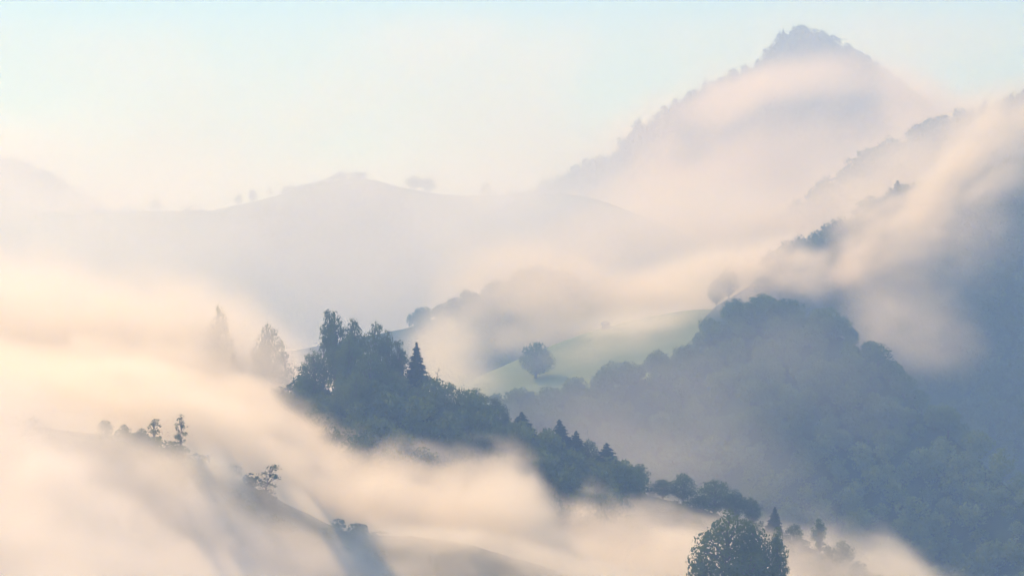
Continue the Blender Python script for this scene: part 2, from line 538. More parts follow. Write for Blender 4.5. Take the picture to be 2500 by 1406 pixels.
tree('bush', 1045, 1010, 905, 70, 706, 'rounded bushy tree below the lone spruce', 0)
tree('bush', 1085, 1025, 925, 80, 704, 'rust-hazed bushy tree beside the bare snag on the ridge', 1)
tree('bush', 1122, 1040, 945, 62, 704, 'small rounded tree right of the rust-hazed bushy one on the ridge', 2)
tree('round', 1165, 1060, 948, 84, 702, 'broad rounded crown half-way down the tree ridge', 2)
tree('round', 1212, 1075, 968, 76, 700, 'rounded crown just above the gap in the ridge trees', 3)
tree('round', 1020, 1040, 950, 90, 690, 'dark shaded crown under the lone spruce on ridge face', 3)
tree('round', 1110, 1080, 985, 96, 688, 'dark shaded crown in middle of the ridge face', 4)
tree('round', 1190, 1100, 1015, 90, 686, 'dark shaded crown low on ridge face left of the gap', 0)
tree('tall', 1236, 1090, 1005, 40, 694, 'narrow tree at the edge of the gap in the ridge trees', 2)
tree('spruce', 1274, 1115, 1004, 104, 696, 'broad cone-shaped tree alone in the gap of the ridge line', 2)
tree('round', 1318, 1135, 1062, 52, 694, 'small round tree right of the broad cone-shaped one', 1)
tree('round', 1347, 1160, 1052, 84, 690, 'leafy tree left under the spruce top in the middle ridge clump', 4)
tree('spruce', 1373, 1160, 1022, 88, 692, 'tallest spruce top rising from the middle ridge clump', 0)
tree('spruce', 1404, 1165, 1050, 84, 690, 'second dark spruce right of the tallest spruce top', 3)
tree('round', 1375, 1185, 1092, 90, 682, 'dark leafy crown at the front of middle ridge clump', 2)
tree('round', 1435, 1180, 1070, 64, 688, 'leafy tree with light gaps between two dark spruces', 0)
tree('spruce', 1482, 1190, 1080, 108, 684, 'broad dark spruce at the right of the middle ridge clump', 0)
tree('round', 1440, 1200, 1115, 90, 678, 'dark leafy crown below the broad dark spruce', 3)
tree('bush', 1522, 1200, 1118, 58, 684, 'leaning bushy tree at the right foot of the middle ridge clump', 3)
tree('tall', 1559, 1225, 1130, 60, 680, 'slender hazy tree right of the middle ridge clump', 3)
tree('round', 1618, 1250, 1168, 80, 676, 'pale tree drowned in orange mist left of a darker one', 1)
tree('round', 1668, 1255, 1152, 76, 674, 'upright tree above the orange mist, left of the round-topped pair', 1)
tree('bush', 1706, 1255, 1205, 60, 670, 'low bush in mist between the upright tree and round-topped pair', 0)
tree('round', 1746, 1275, 1168, 112, 668, 'larger of the round-topped pair above the big near trees', 4)
tree('round', 1797, 1280, 1194, 72, 666, 'smaller of the round-topped pair above the big near trees', 2)
tree('round', 1838, 1295, 1211, 58, 664, 'small dark tree at the right end of the clear ridge line', 0)
tree('spruce', 1890, 1305, 1236, 52, 655, 'mist-veiled spruce right of the big near trees', 1)
tree('bush', 1938, 1325, 1274, 50, 654, 'mist-veiled bush right of the veiled spruce', 1)
tree('tall', 2000, 1350, 1262, 42, 650, 'last upright tree in the orange mist at lower right', 2)
tree('bush', 2055, 1375, 1318, 66, 648, 'faint bush in the orange mist at the end of the ridge line', 2)

# --- the big near trees at the bottom
tree('round', 1768, 1500, 1242, 205, 548, 'biggest near tree, round dark crown at the bottom of the picture', 0)
tree('round', 1854, 1500, 1268, 150, 544, 'near tree with dark crown leaning on the biggest one', 3)
tree('tall', 1900, 1480, 1279, 64, 546, 'narrow near tree at the right of the three big ones', 3)
tree('round', 1828, 1560, 1345, 200, 537, 'dark crown lowest in front of the big near trees', 4)
tree('bush', 1712, 1470, 1345, 90, 552, 'faint bush in mist left of the biggest near tree', 3)

# --- trees in the bright mist at the left
tree('round', 432, 905, 797, 104, 850, 'palest tree in the bright mist, broad and hardly visible', 0)
tree('tall', 526, 900, 745, 74, 800, 'tall feathery tree glowing in the bright mist', 0)
tree('round', 498, 905, 835, 70, 804, 'low leafy tree at the left foot of the tall feathery one', 3)
tree('bush', 575, 905, 842, 66, 800, 'low bushes between the two tall trees in the bright mist', 0)
tree('round', 657, 920, 785, 100, 790, 'broad domed tree in the bright mist, right of the feathery one', 1)
tree('airy', 712, 935, 846, 66, 770, 'thin misty tree between the domed tree and dark ridge group', 1)

# --- the near hillside
tree('sparse', 374, 1075, 1018, 46, 540, 'small bare-stemmed sapling with airy round crown on the near hillside', 2)
tree('airy', 441, 1100, 1009, 42, 541, 'slender airy sapling on the near hillside, taller of two', 0)
tree('bush', 258, 1060, 1020, 44, 541, 'leftmost mist-veiled bush on the near hillside crest', 1)
tree('bush', 303, 1066, 1034, 40, 541, 'middle one of three bushes on the near hillside crest', 2)
tree('bush', 345, 1075, 1042, 44, 538, 'darkest bush on the near hillside crest, left of the saplings', 3)
tree('airy', 648, 1250, 1130, 70, 530, 'leaning feathery tree on the shaded near hillside', 1, 0.0)
tree('round', 612, 1240, 1163, 46, 530, 'small leafy tree left of the leaning feathery one', 2)
tree('bush', 640, 1265, 1190, 84, 526, 'dark undergrowth bush below the leaning feathery tree', 0)
tree('bush', 435, 1130, 1085, 70, 536, 'shaded bush under the taller sapling', 1)
tree('airy', 822, 1360, 1286, 78, 524, 'rounded leafy tree low on the near hillside', 4)
tree('airy', 876, 1370, 1303, 36, 525, 'small upright tree beside the rounded one low on near hillside', 1)
tree('bush', 972, 1395, 1322, 48, 524, 'lowest mist-veiled bush on the near hillside', 3)

# --- the meadow and beyond
tree('lone', 1308, 905, 831, 96, 1235, 'lone round tree with two short stems on the sunlit meadow', 0, 0.4)
tree('round', 1780, 715, 652, 66, 1328, 'faint tree in the bright mist above the middle hill', 2)
tree('round', 1750, 728, 676, 50, 1322, 'fainter tree left beside the one above the middle hill', 0)
tree('spruce', 1346, 690, 634, 22, 1650, 'thin pointed spruce top on the pale knoll beyond the meadow', 0)

# --- the crest of the steep slope at the right
tree('round', 1934, 662, 608, 52, 1352, 'faint flat-topped tree, outermost on the misty crest at right', 1)
tree('round', 1977, 655, 603, 32, 1358, 'small faint tree, second on the misty crest', 3)
tree('sparse', 2004, 645, 582, 46, 1364, 'see-through tree on the misty crest, left of the little spruce', 0)
tree('spruce', 2031, 625, 549, 36, 1370, 'little dark spruce on the misty crest', 2)
tree('round', 2078, 610, 543, 70, 1380, 'broad crown right of the little spruce on the misty crest', 4)
tree('slim_spruce', 2196, 540, 440, 44, 1418, 'ghostly spruce in front of the mountain foot', 1)
tree('slim_spruce', 2243, 700, 588, 40, 1330, 'narrow dark spruce on the right slope beside the mist plume', 0)

# --- the far pasture ridge
tree('round', 380, 520, 487, 42, 2400, 'round tree left of the farmhouse on the far pasture ridge', 0)
tree('bush', 345, 522, 510, 20, 2400, 'small bush left of the round tree near the farmhouse', 0)
tree('round', 583, 500, 474, 26, 2400, 'left of two small round trees on the ridge right of the farmhouse', 1)
tree('round', 617, 492, 461, 26, 2400, 'right and taller of two small round trees right of the farmhouse', 2)
tree('sparse', 660, 482, 452, 20, 2400, 'faintest small tree on the rising pasture ridge', 1)
tree('round', 832, 445, 418, 38, 2395, 'dome-shaped tree at the top of the pasture ridge', 3)
tree('round', 870, 440, 426, 16, 2395, 'tiny tree right of the dome-shaped one at the ridge top', 4)
tree('tall', 1185, 488, 446, 36, 2400, 'lone tree in the saddle of the pasture ridge', 1)
tree('round', 1012, 478, 428, 48, 2398, 'left half of the dense grove on the pasture ridge', 0)
tree('round', 1046, 480, 432, 48, 2398, 'right half of the dense grove on the pasture ridge', 2)
tree('bush', 1098, 486, 476, 24, 2400, 'low bush right of the dense grove', 2)
tree('bush', 455, 515, 508, 26, 2400, 'low hedge-like bush at the left wall of the farmhouse', 1)

# --- skyline conifers
tree('spruce', 1913, 90, 66, 14, 3195, 'single spruce standing out at the left of the mountain top', 0)
tree('spruce', 1822, 172, 152, 14, 3198, 'small conifer on the left shoulder of the mountain', 1)
tree('spruce', 1722, 215, 188, 12, 3198, 'small conifer lower on the left mountain ridge', 2)
tree('spruce', 1420, 430, 367, 26, 3240, 'tall pale conifer at the left foot of the mountain ridge', 3)
tree('spruce', 1465, 410, 370, 22, 3240, 'second pale conifer at the left foot of the mountain ridge', 0)
tree('spruce', 2404, 294, 241, 36, 2100, 'leftmost big spruce on the far skyline at right edge', 1)
tree('spruce', 2434, 288, 249, 22, 2102, 'smaller spruce between two big ones on the far skyline', 2)
tree('spruce', 2461, 280, 239, 34, 2105, 'third and bushier spruce on the far skyline', 3)
tree('spruce', 2497, 262, 216, 46, 2110, 'spruce cut by the right edge of the picture on far skyline', 0)

# a bare leaning snag on the ridge
p = at(1062, 930, 700)
pz = float(ground_z(p.x, p.y)[0])
q = at(1072, 894, 700)
br = [tube([(0, 0, -0.5), (0.2, 0, (q.z - pz) * 0.6), (q.x - p.x, 0, q.z - pz)], [.16, .11, .03], 6)]
for t, dx, dz in ((0.72, 0.9, 0.9), (0.8, -0.7, 0.8), (0.88, 0.6, 0.7)):
    b = np.array([(q.x - p.x) * t * t, 0, (q.z - pz) * t])
    br.append(tube([b, b + np.array([dx * .5, .2, dz * .4]), b + np.array([dx, .3, dz])], [.06, .05, .015], 5))
v_, f_ = join_quads(br)
o = link('dead_tree', mesh_from('dead_tree', v_, f_, 4, M_BARK, True))
o.location = (p.x, p.y, pz)
tag(o, 'bare leaning snag sticking up from the ridge trees', 'dead tree')


# ------------------------------------------------------------------ woods on the hills
def scatter(hill, y_off, u_rng, spacing, seed, keep=None):
    """Tree spots on a hill's face: (x, y, z) on a jittered grid, those in the picture's reach and not hidden inside other ground."""
    rng = np.random.default_rng(seed)
    y0, y1 = hill.cy.min() + y_off[0], hill.cy.max() + y_off[1]
    ys = np.arange(y0, y1, spacing * 0.8)
    xs = np.arange(hill.xs[0], hill.xs[-1], spacing)
    X, Y = np.meshgrid(xs, ys)
    X = X + rng.uniform(-.42, .42, X.shape) * spacing + (np.arange(len(ys)) % 2)[:, None] * spacing * 0.5
    Y = Y + rng.uniform(-.42, .42, X.shape) * spacing * 0.8
    X, Y = X.ravel(), Y.ravel()
    d = Y - np.interp(X, hill.xs, hill.cy)
    Z = hill.height(X, Y)
    U, V = px_of(X, Y, Z)
    ok = (d > y_off[0]) & (d < y_off[1]) & (U > u_rng[0]) & (U < u_rng[1]) & (V < 1520) & (Z > ground_z(X, Y) - 0.6)
    if keep is not None:
        ok &= keep(X, Y, Z, U, V)
    for nx_, ny_, r_ in NAMED:
        ok &= (X - nx_) ** 2 + (Y - ny_) ** 2 > (r_ * 0.8) ** 2
    return X[ok], Y[ok], Z[ok], U[ok], V[ok]


def mass(name, kind_list, X, Y, Z, hmin, hmax, wmin, wmax, mat, seed, leaves=None):
    """One mesh of many trees: a wood too far off or too dense to count."""
    rng = np.random.default_rng(seed)
    VV, FF, o = [], [], 0
    for x, y, z in zip(X, Y, Z):
        v, f = kind_list[rng.integers(len(kind_list))]
        h = rng.uniform(hmin, hmax); w = h * rng.uniform(wmin, wmax)
        a = rng.uniform(0, 6.28); c, s = math.cos(a), math.sin(a)
        VV.append(np.stack([(v[:, 0] * c - v[:, 1] * s) * w + x, (v[:, 0] * s + v[:, 1] * c) * w + y, v[:, 2] * h + z], 1))
        FF.append(f + o); o += len(v)
    ob = link(name, mesh_from(name, np.concatenate(VV), np.concatenate(FF), 4, mat))
    return tag(ob, kind='stuff')


LOD_MID = [broadleaf(900 + s, 0.95, 0.1, 560, 0.05, lobes=16, top=0.5, lobe_r=(.15, .24), sides=3)[1] for s in range(5)]
LOD_LOW = [broadleaf(910 + s, 1.1, 0.0, 200, 0.085, lobes=10, top=0.45, lobe_r=(.16, .28), sides=3)[1] for s in range(4)]
LOD_FAR = [broadleaf(920 + s, 1.0, 0.0, 60, 0.15, lobes=7, top=0.45, lobe_r=(.2, .3), sides=3)[1] for s in range(5)]
LOD_SPR = [spruce(940 + s, 0.42, 0.04, whorls=7, arms=6)[1] for s in range(3)]

# the middle hill: each tree is a thing, as far as the limit of 300 of a kind reaches
X, Y, Z, U, V = scatter(HD, (-190, 14), (1180, 2640), 9.0, 31)
order = np.argsort(Y)
print('middle hill', len(X))
rng = np.random.default_rng(77)
n_single = 235
vis = np.argsort(V)            # the topmost first: those nobody hides
single = set(vis[:n_single].tolist())
for i in range(len(X)):
    if i in single:
        crest = Y[i] > np.interp(X[i], HD.xs, HD.cy) - 14
        if crest and U[i] < 1700:
            lb, gr = 'rounded tree in the fringe of the middle hill wood along the sunlit meadow', 'trees fringing the meadow'
        elif crest and U[i] < 2010:
            lb, gr = 'rounded tree on the domed top of the wooded middle hill, against bright mist', 'trees on the domed top of the middle hill'
        elif crest:
            lb, gr = 'rounded tree on the falling right-hand edge of the wooded middle hill', 'trees on the right edge of the middle hill'
        elif U[i] < 1640:
            lb, gr = 'rounded crown packed on the wooded middle hill just below the meadow fringe', 'trees below the meadow fringe'
        elif U[i] < 2060:
            lb, gr = 'rounded crown packed on the wooded middle hill just below its domed top', 'trees below the domed top of the middle hill'
        else:
            lb, gr = 'rounded crown packed on the right flank of the wooded middle hill', 'trees on the right flank of the middle hill'
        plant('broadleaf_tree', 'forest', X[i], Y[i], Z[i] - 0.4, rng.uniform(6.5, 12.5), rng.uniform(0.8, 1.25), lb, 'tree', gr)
rest = np.array([i for i in range(len(X)) if i not in single], int)
mass('forest', LOD_MID, X[rest], Y[rest], Z[rest] - 0.4, 6.5, 13, .8, 1.2, M_LEAF_SUNLIT, 41)
# the steep slope at the right
X, Y, Z, U, V = scatter(HG, (-330, 20), (1850, 2640), 9.5, 32)
print('steep slope', len(X))
mass('forest', LOD_MID, X, Y, Z - 0.4, 8, 17, .75, 1.0, M_LEAF_SUNLIT, 42)
# the ridge's own face, below its named trees
X, Y, Z, U, V = scatter(HB, (-62, -6), (730, 1560), 7.0, 33)
print('ridge face', len(X))
mass('forest', LOD_MID, X, Y, Z - 0.4, 7, 11, .8, 1.1, M_LEAF, 43)
# scrub and small trees on the near hillside
X, Y, Z, U, V = scatter(HA, (-75, 12), (-150, 1500), 4.2, 40, lambda X, Y, Z, U, V: fbm(X / 16, Y / 16, 0 * X, 3, 3) > 0.5 + 0.5 * smooth((U - 900) / 300))
print('scrub', len(X))
tag(mass('undergrowth', LOD_LOW, X, Y, Z - 0.5, 1.2, 3.6, .9, 1.5, M_LEAF, 50), kind='stuff')
# scrub between the trees along the ridge
X, Y, Z, U, V = scatter(HB, (-26, 10), (-100, 2150), 4.6, 51)
print('ridge scrub', len(X))
tall = U < 1530
tag(mass('undergrowth', LOD_LOW, X[tall], Y[tall], Z[tall] - 0.5, 2.0, 5.5, .9, 1.4, M_LEAF, 52), kind='stuff')
tag(mass('undergrowth', LOD_LOW, X[~tall], Y[~tall], Z[~tall] - 0.6, 1.2, 3.6, 1.0, 1.7, M_LEAF, 55), kind='stuff')
# the knoll beyond the meadow
X, Y, Z, U, V = scatter(HF, (-140, 14), (1000, 1600), 10, 34)
print('knoll', len(X))
mass('forest', LOD_MID, X, Y, Z - 0.4, 9, 14, .8, 1.05, M_LEAF, 44)
# far shoulder
X, Y, Z, U, V = scatter(HH, (-300, 20), (1700, 2640), 11, 35)
print('shoulder', len(X))
mass('forest', LOD_FAR, X, Y, Z - 0.4, 9, 15, .75, 1.0, M_LEAF, 45)
# mountain
X, Y, Z, U, V = scatter(HM, (-420, 25), (1250, 2640), 8.5, 36)
print('mountain', len(X))
mass('forest', LOD_FAR * 2 + LOD_SPR, X, Y, Z - 0.5, 4.0, 12.5, .7, 1.15, M_LEAF, 46)


def woods_k(X, Y, Z, U, V):
    edge = 985 + (V - 480) * 0.45 + 40 * (fbm(X / 60, Y / 60, 0 * X, 5, 3) - .5)
    low = V > 470 + np.clip((U - 900) / 80, 0, 1) * 10
    right = (U > edge + 60) & (V > 560 + 60 * (fbm(X / 90, Y / 90, 0 * X, 8, 3)) )
    left = (U > 560) & (U < edge) & (V > 540 - (U - 560) * 0.2)
    return (left & low) | right


X, Y, Z, U, V = scatter(HK, (-420, 10), (300, 1560), 12, 37, woods_k)
print('pasture ridge', len(X))
mass('forest', LOD_FAR, X, Y, Z - 0.5, 9, 15, .8, 1.1, M_LEAF, 47)
X, Y, Z, U, V = scatter(HM, (-40, 12), (1325, 1570), 13, 38)
mass('forest', LOD_FAR + LOD_SPR, X, Y, Z - 0.5, 9, 25, .5, .95, M_LEAF, 48)
X, Y, Z, U, V = scatter(HK, (-14, 8), (-150, 1420), 7, 53, lambda X, Y, Z, U, V: fbm(X / 45, Y / 45, 0 * X, 12, 3) > 0.56)
mass('undergrowth', LOD_FAR, X, Y, Z - 0.5, 3, 8, .9, 1.6, M_LEAF, 54)
X, Y, Z, U, V = scatter(HL, (-150, 30), (-120, 330), 15, 39)
mass('forest', LOD_FAR, X, Y, Z - 0.5, 7, 11, .9, 1.2, M_LEAF, 49)


# ------------------------------------------------------------------ buildings
def house(name, x, y, z, w, d, wall_h, roof_h, over, rot, label, cat):
    r = link(name, None)
    r.location = (x, y, z); r.rotation_euler = (0, 0, rot)
    tag(r, label, cat)
    bm = bmesh.new()
    bmesh.ops.create_cube(bm, size=1)
    for v in bm.verts:
        v.co = (v.co.x * w, v.co.y * d, (v.co.z + 0.5) * (wall_h + 2) - 2)
    me = bpy.data.meshes.new('wall'); bm.to_mesh(me); bm.free()
    link('wall', me, r, M_PLANK)
    hw, hd, t = w / 2 + over, d / 2 + over, 0.35
    V = []
    for yy in (-hd, hd):
        V += [(-hw, yy, wall_h - over * roof_h / (w / 2)), (0, yy, wall_h + roof_h), (hw, yy, wall_h - over * roof_h / (w / 2)),
              (hw, yy, wall_h - over * roof_h / (w / 2) + t), (0, yy, wall_h + roof_h + t), (-hw, yy, wall_h - over * roof_h / (w / 2) + t)]
    F = [(0, 1, 4, 5), (1, 2, 3, 4), (6, 11, 10, 7), (7, 10, 9, 8), (0, 6, 7, 1), (1, 7, 8, 2), (3, 9, 10, 4), (4, 10, 11, 5), (0, 5, 11, 6), (2, 8, 9, 3)]
    me = bpy.data.meshes.new('roof'); me.from_pydata(V, [], F)
    roof = link('roof', me, r, M_ROOF)
    return r


p = at(475, 512, 2385)
house('farmhouse', p.x, p.y, float(ground_z(p.x, p.y)[0]) - 0.5, 20, 14, 2.2, 5.2, 2.2, 0.12, 'low farmhouse with broad gabled roof on the far pasture ridge', 'farmhouse')
p = at(1478, 792, 1318)
house('shed', p.x, p.y, float(ground_z(p.x, p.y)[0]) - 0.3, 3.8, 3.4, 3.0, 0.9, 0.2, 0.2, 'small pale wooden shed on the misty upper edge of the meadow', 'shed')


# ------------------------------------------------------------------ air: even haze and banks of fog
bm = bmesh.new()
bmesh.ops.create_cube(bm, size=1)
for v in bm.verts:
    v.co = (v.co.x * 5200, v.co.y * 4700 + 1950, (v.co.z + 0.5) * (520 - FLOOR_Z + 2) + FLOOR_Z - 2)
me = bpy.data.meshes.new('haze'); bm.to_mesh(me); bm.free()
tag(link('haze', me, None, volume_mat('thin_haze', (0.34, 0.56, 1.0), 0.00056, 0.15, '', (1, 1, 1))), kind='stuff')


def fog_group(lo, hi, n, mat):
    """Nodes that turn the densities kept on the object's points into a volume grid."""
    g = bpy.data.node_groups.new('fog', 'GeometryNodeTree')
    g.interface.new_socket('Geometry', in_out='INPUT', socket_type='NodeSocketGeometry')
    g.interface.new_socket('Geometry', in_out='OUTPUT', socket_type='NodeSocketGeometry')
    N, L = g.nodes.new, g.links.new
    gi, go = N('NodeGroupInput'), N('NodeGroupOutput')
    vc = N('GeometryNodeVolumeCube')
    vc.inputs['Min'].default_value = lo; vc.inputs['Max'].default_value = hi
    for k, a in zip('XYZ', n):
        vc.inputs['Resolution ' + k].default_value = a
    si = N('GeometryNodeSampleIndex'); si.data_type = 'FLOAT'; si.domain = 'POINT'; si.clamp = True
    na = N('GeometryNodeInputNamedAttribute'); na.data_type = 'FLOAT'; na.inputs['Name'].default_value = 'fog_amount'
    pos = N('GeometryNodeInputPosition')

    def vm(op, val):
        m = N('ShaderNodeVectorMath'); m.operation = op
        if val is not None:
            m.inputs[1].default_value = val
        return m
    chain = [vm('SUBTRACT', lo), vm('MULTIPLY', [(n[i] - 1) / (hi[i] - lo[i]) for i in range(3)]), vm('ADD', (.5, .5, .5)), vm('FLOOR', None), vm('DOT_PRODUCT', (1, n[0], n[0] * n[1]))]
    prev = pos.outputs[0]
    for m in chain:
        L(prev, m.inputs[0]); prev = m.outputs[0]
    L(chain[-1].outputs['Value'], si.inputs['Index'])
    L(gi.outputs[0], si.inputs['Geometry']); L(na.outputs['Attribute'], si.inputs['Value'])
    L(si.outputs[0], vc.inputs['Density'])
    sm = N('GeometryNodeSetMaterial'); sm.inputs['Material'].default_value = mat
    L(vc.outputs[0], sm.inputs[0]); L(sm.outputs[0], go.inputs[0])
    return g


def fog_bank(lo, hi, voxel, fn, density, g=0.45, col=(1, 0.95, 0.845)):  # fog itself is white; the sun's warmth is mixed into its colour
    n = [max(3, int(round((hi[i] - lo[i]) / voxel[i])) + 1) for i in range(3)]
    ax = [np.linspace(lo[i], hi[i], n[i]) for i in range(3)]
    Z, Y, X = np.meshgrid(ax[2], ax[1], ax[0], indexing='ij')
    den = fn(X, Y, Z)
    for c, i in ((X, 0), (Y, 1), (Z, 2)):                     # fades out before the grid's own edges
        m = (hi[i] - lo[i]) * 0.08
        den = den * smooth((c - lo[i]) / m) * smooth((hi[i] - c) / m)
    den = np.where(den < 0.004, 0, den).astype(np.float32)
    me = bpy.data.meshes.new('fog_bank')
    me.vertices.add(den.size)
    a = me.attributes.new('fog_amount', 'FLOAT', 'POINT')
    a.data.foreach_set('value', den.ravel())
    mat = volume_mat('fog', col, density, g, 'density')
    ob = link('fog_bank', me, None, mat)
    tag(ob, kind='stuff')
    md = ob.modifiers.new('fog', 'NODES')
    md.node_group = fog_group(lo, hi, n, mat)
    print('fog', n, float(den.mean()))
    return ob


def profile(pts):
    """A line of the photograph as world x and z arrays."""
    P = [at(*q) for q in pts]
    return np.array([p.x for p in P]), np.array([p.z for p in P])


def layer(pts, soft, y_near, y_far, y_soft, ramp, nscale, namp, seed, breakup=0.6, stretch=1.0):
    """Fog lying under a top line given at its far side, y_far; its top sinks towards the camera by ramp metres a metre."""
    px_, pz_ = profile(pts)

    def fn(X, Y, Z):
        n1 = fbm(X / nscale / stretch, Y / nscale, Z / nscale * 1.3, seed, 4)
        n2 = fbm(X / nscale / stretch * 2.3 + 4 * n1, Y / nscale * 2.3 + 2 * n1, Z / nscale * 3.2 + 3 * n1, seed + 50, 5, 0.58)
        top = np.interp(X, px_, pz_) - ramp * np.maximum(y_far - Y, 0)
        d = smooth((top + (n1 - 0.5) * namp * 5 + (n2 - .5) * namp * 4.5 - Z) / soft)
        d = d * smooth((Y - y_near + (n1 - .5) * y_soft) / y_soft) * smooth((y_far + y_soft - Y + (n1 - .5) * y_soft) / y_soft)
        return d * np.clip(1 + (n2 - 0.5) * 3 * breakup, 0.05, 2.2)
    return fn


def puffs(lst, nscale, seed, breakup=1.2):
    """Fog in soft drifting clumps: each (u, v, Y, rx_px, rz_px, ry metres, tilt degrees, strength)."""
    items = []
    for (u, v, Yc, ru, rv, ry, tilt, st) in lst:
        c = at(u, v, Yc)
        items.append((c, ru / ppm(Yc), rv / ppm(Yc), ry, R(tilt), st))

    def fn(X, Y, Z):
        n1 = fbm(X / nscale, Y / nscale, Z / nscale * 1.4, seed, 4)
        n2 = fbm(X / nscale * 2.6 + 4 * n1, Y / nscale * 2.6, Z / nscale * 3 + 3 * n1, seed + 9, 4)
        out = 0 * X
        for c, rx, rz, ry, tl, st in items:
            dx, dz = X - c.x, Z - c.z
            a = (dx * math.cos(tl) + dz * math.sin(tl)) / rx
            b = (-dx * math.sin(tl) + dz * math.cos(tl)) / rz
            q = np.sqrt(a * a + b * b + ((Y - c.y) / ry) ** 2) + (n1 - 0.5) * 0.9
            out = out + st * smooth(1.25 - q)
        return out * np.clip(1 + (n2 - 0.5) * 2 * breakup, 0, 2.5)
    return fn


def trail(pts, n, size, seed, spread=0.5, strength=1.0):
    """Many small drifting clumps along a line of (u, v, Y): ragged, thicker here, thinner there."""
    r = np.random.default_rng(seed)
    P = np.array(pts, float)
    t = np.linspace(0, len(P) - 1, n)
    out = []
    for q in t:
        k = min(int(q), len(P) - 2); w = q - k
        u, v, Y = P[k] * (1 - w) + P[k + 1] * w
        du, dv = P[k + 1][0] - P[k][0], P[k + 1][1] - P[k][1]
        ang = math.degrees(math.atan2(-dv, du))
        sz = size * r.uniform(0.5, 1.5)
        off = r.normal(0, spread * size, 2)
        out.append((u + off[0], v + off[1] * 0.8, Y + r.normal(0, 22), sz * r.uniform(1.0, 2.2), sz * r.uniform(0.45, 0.9), 24 * r.uniform(.7, 1.5), ang + r.normal(0, 14), strength * r.uniform(0.3, 1.1)))
    return out


# 1 the dense near bank in the lower left corner
fog_bank((-150, 150, -80), (35, 545, 16), (1.7, 2.8, 1.3),
         layer([(-1500, 850, 512), (-400, 870, 512), (0, 905, 512), (150, 965, 512), (300, 1040, 512), (450, 1125, 512), (620, 1215, 512), (800, 1292, 512), (1000, 1365, 512), (1200, 1430, 512), (1500, 1540, 512)],
               9.0, 190, 508, 24, 0.05, 26, 2.2, 201, 0.35), 0.08, 0.45, (1, 0.965, 0.905))
# a thin tail of it over the near hillside
fog_bank((-120, 420, -80), (95, 556, -2), (1.6, 2.4, 1.3),
         puffs([(300, 1100, 505, 200, 60, 22, -25, .5), (480, 1190, 505, 260, 70, 25, -30, .4), (660, 1280, 505, 300, 70, 25, -28, .3), (900, 1340, 505, 300, 70, 25, -10, .4), (1150, 1400, 505, 260, 60, 25, 0, .5), (1450, 1420, 505, 200, 50, 25, 0, .6),
                (520, 1140, 522, 90, 50, 14, -35, .9)], 16, 205, 1.4), 0.045)
# 2 the orange bank between the near hillside and the tree ridge
fog_bank((-190, 540, -85), (105, 715, 20), (1.6, 2.2, 1.2),
         layer([(-1500, 770, 685), (-300, 790, 685), (300, 820, 685), (520, 850, 685), (680, 900, 685), (760, 970, 685), (840, 1025, 685), (1000, 1035, 685), (1070, 1065, 685), (1120, 1065, 685),
                (1250, 1062, 685), (1300, 1095, 685), (1360, 1155, 685), (1450, 1160, 685), (1560, 1176, 680), (1650, 1194, 670), (1750, 1222, 665), (1850, 1260, 660), (1950, 1305, 655), (2150, 1400, 650), (2500, 1500, 640)],
               7.0, 558, 676, 14, 0.07, 22, 2.2, 214, 0.8), 0.065)
# veil in front of the trees at the left
fog_bank((-210, 715, -60), (-40, 800, 46), (2.0, 2.6, 1.6),
         layer([(-1500, 560, 770), (-300, 600, 770), (300, 625, 770), (480, 650, 770), (620, 690, 770), (700, 760, 770), (750, 850, 770), (800, 980, 770), (900, 1100, 770)],
               28.0, 730, 768, 12, 0.0, 26, 2.0, 215, 0.5), 0.06)
# 3 the bright bank behind the ridge at the left
fog_bank((-330, 760, -110), (10, 1030, 75), (3.0, 4.0, 2.4),
         layer([(-1500, 470, 1000), (-300, 520, 1000), (0, 560, 1000), (200, 590, 1000), (350, 630, 1000), (520, 660, 1000), (620, 720, 1000), (700, 780, 1000), (800, 840, 1000), (1000, 870, 1000), (1150, 930, 1000), (1400, 1000, 1000)],
               22.0, 830, 975, 40, 0.10, 45, 6.0, 221, 0.5), 0.021, 0.45, (1, 0.96, 0.91))
# 4 the glowing bank behind the middle hill and the plume climbing the steep slope
fog_bank((-70, 1080, -50), (340, 1380, 150), (2.6, 4.0, 2.0),
         puffs([(1900, 650, 1290, 120, 70, 30, 15, .8), (1770, 685, 1292, 160, 80, 22, 5, 2.2),
                (1080, 850, 1150, 120, 110, 60, 0, .8), (1500, 830, 1190, 230, 50, 40, 15, .27), (1600, 785, 1300, 200, 40, 22, 12, .5), (1540, 780, 1200, 160, 45, 40, 10, .45),
                (2200, 800, 1180, 190, 120, 50, -30, .35), (2300, 620, 1270, 240, 150, 45, 30, .3), (2150, 600, 1290, 180, 120, 40, 35, .35), (2330, 470, 1310, 190, 120, 40, 42, .4), (2480, 340, 1320, 170, 130, 40, 45, .45), (1130, 930, 1150, 130, 60, 40, 0, .5)]
               + trail([(1930, 690, 1280), (2080, 640, 1290), (2170, 550, 1310), (2280, 480, 1320), (2380, 390, 1325), (2470, 310, 1330), (2620, 170, 1340)], 70, 54, 7, 1.0, 0.55), 22, 231, 1.4), 0.03)
